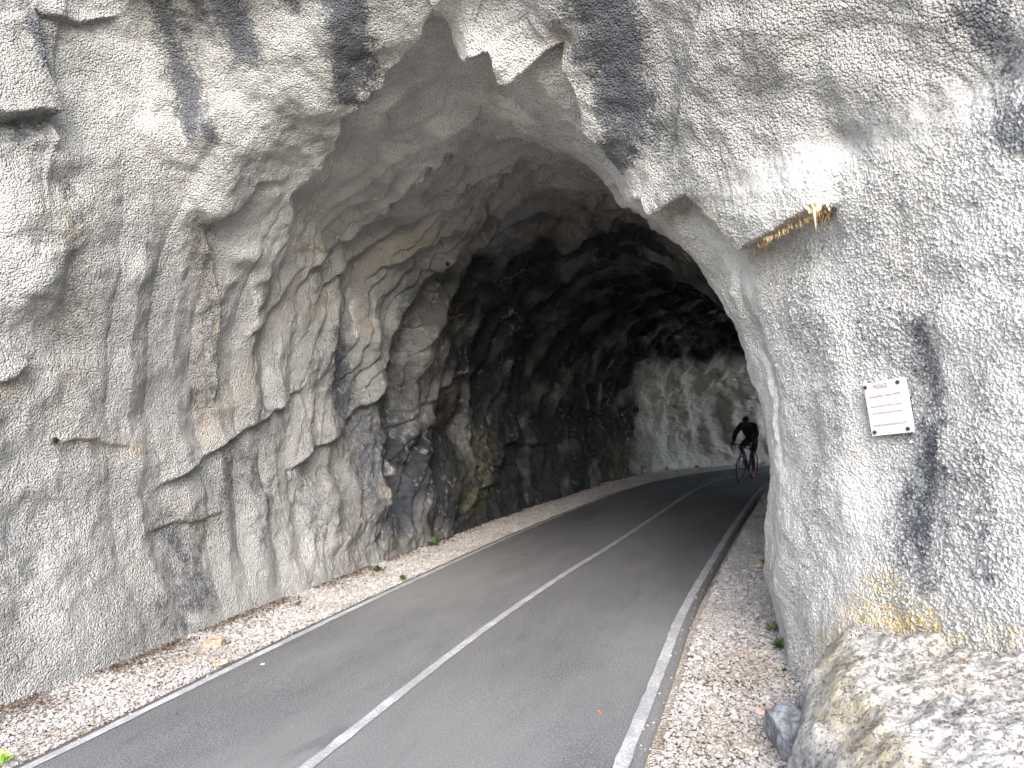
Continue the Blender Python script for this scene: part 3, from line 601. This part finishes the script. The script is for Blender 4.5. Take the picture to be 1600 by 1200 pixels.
# ------------------------------------------------------------------ loose rocks
def rock(nm, label, px, py, s, col, z=.02, rot=0., group=None):
    mt = mat(nm + '_stone', rough=.9); g = NB(mt); P_ = g.pos()
    g.l(g.mix(g.ramp(g.noise(20, 5, .7, P_), .35, .65), tuple(c * .5 for c in col), tuple(min(c * 1.35, .7) for c in col)), g.b.inputs['Base Color']); g.bump(g.noise(60, 4, .7, P_), .01)
    bm = bmesh.new(); bmesh.ops.create_cube(bm, size=2); bmesh.ops.subdivide_edges(bm, edges=bm.edges[:], cuts=5, use_grid_fill=True)
    sd_ = random.random() * 50
    for v in bm.verts:
        d = v.co.copy(); d.normalize(); v.co = v.co.lerp(d * 1.25, .45); a = np.array([v.co + Vector((sd_, 0, 0))]) * 1.3
        v.co *= 1 + .22 * float(fbm(a[:, 0], a[:, 1], a[:, 2], 3, 3)[0]); v.co = Vector((v.co.x * s[0], v.co.y * s[1], v.co.z * s[2]))
    o = obj(nm, bm, mt, None, False); gp = gnd(px, py) * K; o.location = (gp[0], gp[1], z + s[2] * .3 - .02); o.rotation_euler = (.1, -.08, rot)
    tag(o, label, 'rock', group); return o
rock('stone', 'tan squarish stone on the left gravel, largest there', 335, 1008, (.085, .06, .05), (.42, .31, .23), rot=.4)
rock('stone', 'flat tan stone at the asphalt edge below the larger tan stone', 345, 1036, (.06, .035, .02), (.42, .35, .27), rot=.7)
rock('stone', 'flat pinkish stone on the right gravel near the mossy bank', 1195, 1113, (.05, .035, .016), (.50, .38, .32), rot=.3)
rock('stone', 'small tan stone on the shaded right gravel deeper in the tunnel', 1185, 884, (.055, .04, .03), (.50, .38, .28), rot=.2)
rock('boulder', 'bluish grey boulder breaking out of the bank beside the right gravel', 1243, 1172, (.10, .18, .12), (.23, .24, .255), .05, rot=.35)
rock('stone', 'small pale stone lying loose on the asphalt near left line', 410, 1038, (.018, .014, .012), (.7, .6, .5), .01)
for px, py in ((1010, 738), (1040, 733), (1090, 731), (1150, 727), (1175, 726), (1195, 725)):
    a = random.uniform(.06, .12); rock('rubble', 'brown rubble stone at the foot of the far curved wall', px, py, (a, a * .8, a * .7), (.45, .34, .26), .02, a * 30, 'rubble along the far wall')

# ------------------------------------------------------------------ weeds
M_weed = mat('weed_leaf', (.06, .10, .032), .7); M_dry = mat('dry_grass', (.42, .30, .16), .8)
def weed(px, py, h, label, n=22, mt=None, wpt=None):
    gp = wpt if wpt is not None else Vector(gnd(px, py) * K); V, Fq = [], []
    for i in range(n):
        a = random.uniform(0, 6.28); e = random.uniform(.3, 1.4); L = h * random.uniform(.4, 1); wd = L * .22
        d = Vector((math.cos(a) * math.cos(e), math.sin(a) * math.cos(e), math.sin(e))); s = d.cross(Vector((0, 0, 1))).normalized() * wd
        b = Vector((random.uniform(-.3, .3) * h, random.uniform(-.3, .3) * h, 0)); k = len(V)
        V += [b, b + d * L * .5 + s, b + d * L + Vector((0, 0, -.15 * L)), b + d * L * .5 - s]; Fq.append((k, k + 1, k + 2, k + 3))
    o = mesh_np('weed', np.array([v[:] for v in V]), Fq, mt or M_weed, smooth=False); o.location = gp + Vector((0, 0, .005)) if wpt is None else gp
    tag(o, label, 'weed'); return o
weed(590, 892, .16, 'small green weed at the wall foot below the light rib')
weed(678, 852, .16, 'green weed tucked in a crack at the left wall foot', 26)
weed(630, 906, .09, 'tiny green weed by the left road edge, further in')
weed(465, 946, .07, 'tiny green weed on the left gravel near the wall')
weed(4, 1192, .12, 'bright green weed in the bottom left corner', 16, mat('bright_weed_leaf', (.28, .42, .08), .7))
weed(1218, 1012, .10, 'green weed in the notch of the right wall foot', 40)
weed(1208, 985, .09, 'brownish green weed against the right wall foot, further in', 40, mat('brown_weed_leaf', (.16, .16, .07), .8))
weed(1226, 1050, .05, 'small round green weed at the corner of the pale foot', 16)
weed(1200, 882, .10, 'dark weed in the shade of the right wall', 30)
weed(1105, 1068, .035, 'tiny weed in the middle of the right gravel', 14)
n = 1500
cx = np.concatenate([rng.normal(1150, 45, n // 2), rng.normal(1185, 28, n // 2)]); cy = np.concatenate([rng.normal(1140, 28, n // 2), rng.normal(1040, 30, n // 2)])
gp = np.array([gnd(a, b) * K for a, b in zip(cx, cy)]); V = np.zeros((n, 3, 3)); a = rng.uniform(0, 6.28, n); L = rng.uniform(.02, .06, n)
V[:, 0] = gp; V[:, 1] = gp + np.stack([np.sin(a) * .0022, -np.cos(a) * .0022, 0 * a], -1); V[:, 2] = gp + np.stack([np.cos(a) * L, np.sin(a) * L, rng.uniform(.1, .9, n) * L], -1)
V[..., 2] -= .0
dg = mesh_np('dry_grass', V.reshape(-1, 3), np.arange(n * 3).reshape(-1, 3), M_dry, smooth=False); tag(dg, 'straw coloured dry grass tufts on the right gravel', 'grass', kind='stuff')

# ------------------------------------------------------------------ tubes and boxes
def tube(bm, pts, r, seg=8, caps=True):
    pts = [Vector(p) for p in pts]; n = len(pts); rs = r if isinstance(r, (list, tuple)) else [r] * n; rings = []
    up = Vector((0, 0, 1)); t0 = (pts[1] - pts[0]).normalized(); a = t0.cross(up) if abs(t0.z) < .95 else t0.cross(Vector((0, 1, 0))); a.normalize()
    for i, p in enumerate(pts):
        t = (pts[min(i + 1, n - 1)] - pts[max(i - 1, 0)]).normalized(); a = (a - t * a.dot(t)).normalized(); b = t.cross(a)
        rings.append([bm.verts.new(p + (a * math.cos(k * 2 * math.pi / seg) + b * math.sin(k * 2 * math.pi / seg)) * rs[i]) for k in range(seg)])
    for i in range(n - 1):
        for k in range(seg): bm.faces.new((rings[i][k], rings[i][(k + 1) % seg], rings[i + 1][(k + 1) % seg], rings[i + 1][k]))
    if caps: bm.faces.new(rings[0][::-1]); bm.faces.new(rings[-1])
def torus(bm, c, R, r, ax='y', seg=40, s2=8):
    vs = []
    for i in range(seg):
        A = 2 * math.pi * i / seg; row = []
        for j in range(s2):
            B = 2 * math.pi * j / s2; rr = R + r * math.cos(B); row.append(bm.verts.new(Vector(c) + Vector((rr * math.cos(A), r * math.sin(B), rr * math.sin(A)))))
        vs.append(row)
    for i in range(seg):
        for j in range(s2): bm.faces.new((vs[i][j], vs[(i + 1) % seg][j], vs[(i + 1) % seg][(j + 1) % s2], vs[i][(j + 1) % s2]))

# ------------------------------------------------------------------ drain pipes and calcite, parts of the cliff
M_hole_shade = mat('drain_shade', (.01, .01, .01), .9); M_pipe = mat('drain_pipe_grey', (.10, .09, .08), .7)
for (px, py, r) in ((84, 688, .028), (699, 411, .03)):
    p, nn, _ = surf(px, py); bm = bmesh.new(); tube(bm, [p - nn * .06, p + nn * .035], r, 14); o = obj('drain_pipe', bm, M_pipe, cliff)
    bm = bmesh.new(); tube(bm, [p + nn * .0352, p + nn * .0365], r * .82, 14); obj('drain_shade_disc', bm, M_hole_shade, o)  # dark disc on the closed pipe end, painted shade of its inside
M_calc = mat('ochre_calcite', rough=.7); g = NB(M_calc); P_ = g.pos(); g.l(g.mix(g.noise(45, 3, .6, P_), (.62, .38, .16), (.84, .72, .52)), g.b.inputs['Base Color'])
bm = bmesh.new()
def drip(px, py, L, r):
    p, nn, _ = surf(px, py); p = p + nn * .004
    tube(bm, [p + Vector((0, 0, .012)), p + nn * .012 - Vector((0, 0, L * .4)), p + nn * .012 - Vector((0, 0, L))], [r * 1.6, r, r * .35], 6)
for i in range(70):
    t = random.random(); px = 1176 + t * 104; py = 384 - t * 58 + random.uniform(-3, 3); drip(px, py, random.uniform(.012, .035), random.uniform(.004, .008))
for i in range(45): drip(random.uniform(1262, 1300), random.uniform(318, 348), random.uniform(.01, .025), random.uniform(.004, .008))
drip(1272, 326, .13, .007); drip(1180, 386, .06, .006); drip(1250, 340, .05, .005); drip(1193, 380, .04, .005)
o = obj('calcite_fringe', bm, M_calc, cliff); o['label'] = 'ochre mineral crust hanging from the overhanging block'

# ------------------------------------------------------------------ plaque
corn = [(1350, 600), (1412, 590), (1422, 675), (1358, 683)]
p0, n0, _ = surf(1386, 638)
dep = project(np.array(p0)[None])[2][0] * K
yv = p0.y / K - .07
cs = [Vector(at(a, b, yv + dd) * K) for (a, b), dd in zip(corn, (.075, -.075, -.075, .075))]
ctr = sum(cs, Vector()) / 4; ex = ((cs[1] - cs[0]) + (cs[2] - cs[3])) / 2; ey = ((cs[0] - cs[3]) + (cs[1] - cs[2])) / 2
W_, H_ = ex.length * .95, ey.length; ex.normalize(); ez = ex.cross(ey).normalized(); ey = ez.cross(ex)
plq = thing('plaque', 'white plaque reading PASSAGE bolted to the right rock wall', 'plaque')
plq.matrix_world = Matrix(((ex.x, ey.x, ez.x, ctr.x), (ex.y, ey.y, ez.y, ctr.y), (ex.z, ey.z, ez.z, ctr.z), (0, 0, 0, 1)))
bm = bmesh.new(); bmesh.ops.create_cube(bm, size=1)
for v in bm.verts: v.co = Vector((v.co.x * W_, v.co.y * H_, v.co.z * .05 - .025))
bmesh.ops.bevel(bm, geom=bm.edges[:], offset=.0025, segments=2, affect='EDGES'); obj('panel', bm, mat('white_enamel', (.66, .64, .65), .5), plq, False)
M_ink = mat('faded_red_ink', (.13, .02, .03), .8); M_bolt = mat('bolt_steel', (.06, .055, .055), .5, .4)
def text(s, xc, yc, h, wid, nm='lettering'):
    cu = bpy.data.curves.new(nm, 'FONT'); cu.body = s; cu.size = 1; cu.align_x = 'CENTER'; cu.extrude = .0
    t = bpy.data.objects.new(nm, cu); C.objects.link(t); dg_ = bpy.context.evaluated_depsgraph_get(); me = bpy.data.meshes.new_from_object(t.evaluated_get(dg_))
    bpy.data.objects.remove(t); co = np.empty(len(me.vertices) * 3, np.float32); me.vertices.foreach_get('co', co); co = co.reshape(-1, 3)
    lo, hi = co.min(0), co.max(0); co[:, 0] = (co[:, 0] - (lo[0] + hi[0]) / 2) / (hi[0] - lo[0]) * wid + xc; co[:, 1] = co[:, 1] / .7 * h + yc; co[:, 2] = .0012
    me.vertices.foreach_set('co', co.ravel()); me.materials.clear(); me.materials.append(M_ink); o = bpy.data.objects.new(nm, me); C.objects.link(o); o.parent = plq
text('PASSAGE', -.06 * W_, .37 * H_, .085 * H_, .36 * W_)
text('Christophe JIMENEZ - Bernard CHRISTIN', .0, .21 * H_, .045 * H_, .84 * W_)
text('Diaclase Ouverture. Passer, la roulotte', .0, .03 * H_, .038 * H_, .80 * W_)
text('du sens habituel de traversée du Doubs', .0, -.10 * H_, .038 * H_, .80 * W_)
text('NE DEPOSER OU FIXER AUTORISATION DE LA VNF', .0, -.33 * H_, .040 * H_, .86 * W_)
for sx, sy in ((-1, 1), (1, 1), (-1, -1), (1, -1)):
    bm = bmesh.new(); tube(bm, [(sx * W_ * (.455 if sx * sy < 0 else .40), sy * H_ * .43, -.001), (sx * W_ * (.455 if sx * sy < 0 else .40), sy * H_ * .43, .006)], .012, 12); obj('bolt', bm, M_bolt, plq, False)

# ------------------------------------------------------------------ bicycle and rider
fw = Vector(gnd(1156.5, 754.5) * K); hd = Vector((-.30, -.954, 0)).normalized(); bo = fw - hd * .62
bo.z = .002
rot = Matrix.Rotation(math.atan2(hd.y, hd.x), 4, 'Z')
lean = Matrix.Rotation(math.radians(-7), 4, 'X') @ Matrix.Scale(1.05, 4)
BMX = Matrix.Translation(bo) @ rot @ lean
bike = thing('road_bicycle', 'dark road bicycle with drop handlebar ridden along the bend', 'bicycle'); bike.matrix_world = BMX
M_blk = mat('black_rubber', (.012, .012, .013), .6); M_frm = mat('dark_blue_frame', (.03, .04, .075), .35); M_met = mat('alloy', (.35, .36, .38), .35, .8); M_skin = mat('skin', (.08, .045, .035), .6)
M_kit = mat('black_lycra', (.012, .011, .013), .8); M_red = mat('red_shoe', (.38, .04, .04), .5); M_sock = mat('pale_blue_sock', (.25, .29, .35), .8); M_hel = mat('black_helmet_shell', (.012, .012, .013), .5)
RA, FA, BB = Vector((-.41, 0, .34)), Vector((.59, 0, .34)), Vector((0, 0, .27)); HT, HB, ST = Vector((.44, 0, .88)), Vector((.475, 0, .75)), Vector((-.17, 0, .82))
bm = bmesh.new()
for a, b, r in ((BB, HB, .021), (HT - Vector((0, 0, .02)), ST - Vector((0, 0, .03)), .016), (BB, ST, .016), (HB, HT, .02)): tube(bm, [a, b], r)
for s in (-1, 1):
    tube(bm, [BB + Vector((0, s * .03, 0)), RA + Vector((0, s * .06, 0))], .009); tube(bm, [ST + Vector((0, s * .02, -.04)), RA + Vector((0, s * .06, 0))], .008)
obj('frame', bm, M_frm, bike)
bm = bmesh.new(); tube(bm, [HB, HB + Vector((.012, 0, -.04))], .02)
for s in (-1, 1): tube(bm, [HB + Vector((.012, s * .045, -.03)), HB + Vector((.04, s * .05, -.2)), FA + Vector((0, s * .05, 0))], [.014, .012, .008])
tube(bm, [HB + Vector((.012, -.05, -.035)), HB + Vector((.012, .05, -.035))], .014); obj('fork', bm, M_frm, bike)
for c in (FA, RA):
    wh = bpy.data.objects.new('wheel', None); C.objects.link(wh); wh.parent = bike; wh.location = c
    bm = bmesh.new(); torus(bm, (0, 0, 0), .327, .0125, seg=56); obj('tyre', bm, M_blk, wh)
    bm = bmesh.new(); torus(bm, (0, 0, 0), .306, .011, seg=56, s2=6); obj('rim', bm, M_blk, wh)
    bm = bmesh.new(); tube(bm, [(0, -.045, 0), (0, .045, 0)], .02, 10); obj('hub', bm, M_met, wh)
    bm = bmesh.new()
    for i in range(20): a = i * math.pi / 10; tube(bm, [(.018 * math.cos(a), .03 * (-1) ** i, .018 * math.sin(a)), (.3 * math.cos(a + .05), 0, .3 * math.sin(a + .05))], .0015, 4)
    obj('spokes', bm, M_met, wh)
bm = bmesh.new(); tube(bm, [ST, Vector((-.195, 0, .92))], .013); obj('seat_post', bm, M_blk, bike)
bm = bmesh.new(); tube(bm, [(-.33, 0, .955), (-.27, 0, .965), (-.16, 0, .955), (-.05, 0, .95)], [.055, .07, .035, .018], 10)
for v in bm.verts: v.co.z = .95 + (v.co.z - .95) * .4
obj('saddle', bm, M_blk, bike)
bm = bmesh.new(); tube(bm, [HT, HT + Vector((.09, 0, .05))], .016); tube(bm, [(.53, -.21, .93), (.53, -.1, .935), (.53, .1, .935), (.53, .21, .93)], .014)
for s in (-1, 1): tube(bm, [(.53, s * .21, .93), (.60, s * .215, .93), (.635, s * .22, .90), (.63, s * .22, .84), (.585, s * .22, .805), (.52, s * .22, .80)], .014); tube(bm, [(.60, s * .215, .93), (.65, s * .21, .96)], [.018, .014]); tube(bm, [(.65, s * .21, .95), (.66, s * .212, .84)], .006)
obj('handlebar', bm, M_blk, bike)
bm = bmesh.new(); torus(bm, (0, .045, .27), .085, .006, seg=28, s2=4)
for i in range(5): a = i * 1.2566; tube(bm, [(0, .045, .27), (.085 * math.cos(a), .045, .27 + .085 * math.sin(a))], .006, 5)
obj('chainring', bm, M_met, bike)
FTL, FTR = Vector((.02, .13, .10)), Vector((-.02, -.13, .44))
for s, ft in ((1, FTL), (-1, FTR)):
    bm = bmesh.new(); tube(bm, [(0, s * .06, .27), (ft.x, s * .075, ft.z)], .011, 6); obj('crank', bm, M_met, bike)
    bm = bmesh.new(); bmesh.ops.create_cube(bm, size=1)
    for v in bm.verts: v.co = Vector((v.co.x * .08, v.co.y * .07, v.co.z * .02)) + Vector((ft.x, s * .12, ft.z - .002))
    obj('pedal', bm, M_blk, bike)
for q in ((BB + (HB - BB) * .3, BB + (HB - BB) * .62, Vector((-.02, 0, .05))),):
    bm = bmesh.new(); tube(bm, [q[0] + q[2], q[1] + q[2]], .035, 10); obj('bottle', bm, M_sock, bike)

def skin(name, V, E, R, mt, parent, root=0, sub=2):
    me = bpy.data.meshes.new(name); me.from_pydata([tuple(v) for v in V], E, []); o = bpy.data.objects.new(name, me); C.objects.link(o)
    sm = o.modifiers.new('skin', 'SKIN'); sm.use_smooth_shade = True
    for i, r in enumerate(R): me.skin_vertices[0].data[i].radius = (r if isinstance(r, tuple) else (r, r)); me.skin_vertices[0].data[i].use_root = (i == root)
    o.modifiers.new('sub', 'SUBSURF').levels = sub; o.modifiers['sub'].render_levels = sub
    dg_ = bpy.context.evaluated_depsgraph_get(); m2 = bpy.data.meshes.new_from_object(o.evaluated_get(dg_)); bpy.data.objects.remove(o)
    m2.name = name; m2.materials.clear(); m2.materials.append(mt)
    for p in m2.polygons: p.use_smooth = True
    o = bpy.data.objects.new(name, m2); C.objects.link(o); o.parent = parent; return o
person = thing('person', 'cyclist in dark short kit and red shoes riding a road bike', 'person'); person.matrix_world = BMX
V = [(-.17, 0, 1.02), (-.08, 0, 1.14), (.03, 0, 1.26), (.13, 0, 1.36), (.19, 0, 1.41), (.25, 0, 1.43)]; R = [(.12, .15), (.115, .14), (.12, .16), (.11, .155), (.06, .07), .052]; E = [(0, 1), (1, 2), (2, 3), (3, 4), (4, 5)]
hd_i = len(V); V += [(.30, 0, 1.47), (.315, 0, 1.53)]; R += [(.078, .068), (.085, .075)]; E += [(5, hd_i), (hd_i, hd_i + 1)]
def chain(start, pts, rs):
    k = start
    for p, r in zip(pts, rs): V.append(tuple(p)); R.append(r); E.append((k, len(V) - 1)); k = len(V) - 1
    return k
for s, knee, ank, toe in ((1, (.13, .13, .66), (-.05, .12, .20), FTL), (-1, (.24, -.15, .84), (-.10, -.12, .55), FTR)):
    k = chain(0, [(-.14, s * .10, .98), ((-.14 + knee[0]) / 2, s * .12, (.98 + knee[2]) / 2 + .01), knee, ((knee[0] + ank[0]) / 2 - .03, (knee[1] + ank[1]) / 2, (knee[2] + ank[2]) / 2 + .03), ank, (ank[0] + .01, ank[1], ank[2] - .06), (toe.x + .08, s * .12, toe.z + .03)], [.088, .078, .056, .052, .036, .036, .03])
    k = chain(3, [(.16, s * .17, 1.37), (.27, s * .265, 1.19), (.43, s * .25, 1.03), (.555, s * .215, .985)], [.062, .046, .038, .028])
    kp = chain(k, [(.60, s * .212, .975)], [.033])
    for f in range(4):
        dy = (f - 1.5) * .019; L = (.9, 1, .95, .78)[f]; chain(kp, [(.635, s * .212 + dy, .972), (.635 + .035 * L, s * .214 + dy, .955), (.635 + .03 * L, s * .215 + dy, .925)], [.009, .0085, .008])
    chain(k, [(.585, s * .185, .965), (.61, s * .175, .94)], [.010, .009])
skin('body', V, E, R, M_skin, person)
# jersey, shorts, socks, shoes, helmet
V, E, R = [(-.17, 0, 1.04), (-.08, 0, 1.14), (.03, 0, 1.26), (.13, 0, 1.37), (.195, 0, 1.42), (.23, 0, 1.435)], [(0, 1), (1, 2), (2, 3), (3, 4), (4, 5)], [(.13, .165), (.125, .165), (.14, .20), (.135, .20), (.09, .11), (.06, .068)]
for s in (-1, 1): chain(3, [(.16, s * .175, 1.375), (.27, s * .267, 1.19), (.42, s * .25, 1.04), (.53, s * .22, .995)], [.085, .066, .054, .040])
skin('jersey', V, E, R, M_kit, person)
V, E, R = [(-.12, 0, 1.08), (-.18, 0, 1.0)], [(0, 1)], [(.12, .15), (.13, .165)]
for s, knee in ((1, (.13, .13, .66)), (-1, (.24, -.15, .84))): chain(1, [(-.13, s * .10, .97), ((-.14 + knee[0]) / 2, s * .12, (.98 + knee[2]) / 2 + .01), (-.14 * .12 + knee[0] * .88, s * .128, .98 * .12 + knee[2] * .88)], [.10, .088, .072])
skin('shorts', V, E, R, M_kit, person)
for s, ank, toe in ((1, (-.05, .12, .20), FTL), (-1, (-.10, -.12, .55), FTR)):
    V, E, R = [(ank[0] + .005, ank[1], ank[2] - .04), (ank[0], ank[1], ank[2] + .02), (ank[0] + .01, ank[1], ank[2] + .08)], [(0, 1), (1, 2)], [.043, .042, .048]; skin('sock', V, E, R, M_sock, person)
    V, E, R = [(ank[0] - .045, s * .12, toe.z + .035), (ank[0] + .02, s * .12, toe.z + .045), (toe.x + .05, s * .12, toe.z + .035), (toe.x + .11, s * .12, toe.z + .025)], [(0, 1), (1, 2), (2, 3)], [.034, .044, .04, .028]; skin('shoe', V, E, R, M_red, person)
bm = bmesh.new(); bmesh.ops.create_uvsphere(bm, u_segments=24, v_segments=14, radius=1)
for v in bm.verts:
    zz = v.co.z; v.co = Vector((v.co.x * .135, v.co.y * .095, zz * .09 if zz > 0 else zz * .035)); v.co += Vector((.30, 0, 1.545)) + Vector((-.02 * (v.co.x > 0), 0, 0))
obj('helmet', bm, M_hel, person)
bm = bmesh.new(); tube(bm, [(.375, -.022, 1.495), (.407, 0, 1.47), (.375, .022, 1.495)], [.006, .014, .006], 6); obj('nose', bm, M_skin, person)
bm = bmesh.new(); tube(bm, [(.37, -.07, 1.52), (.40, -.03, 1.515), (.405, 0, 1.51), (.40, .03, 1.515), (.37, .07, 1.52)], .013, 6); obj('glasses', bm, M_blk, person)
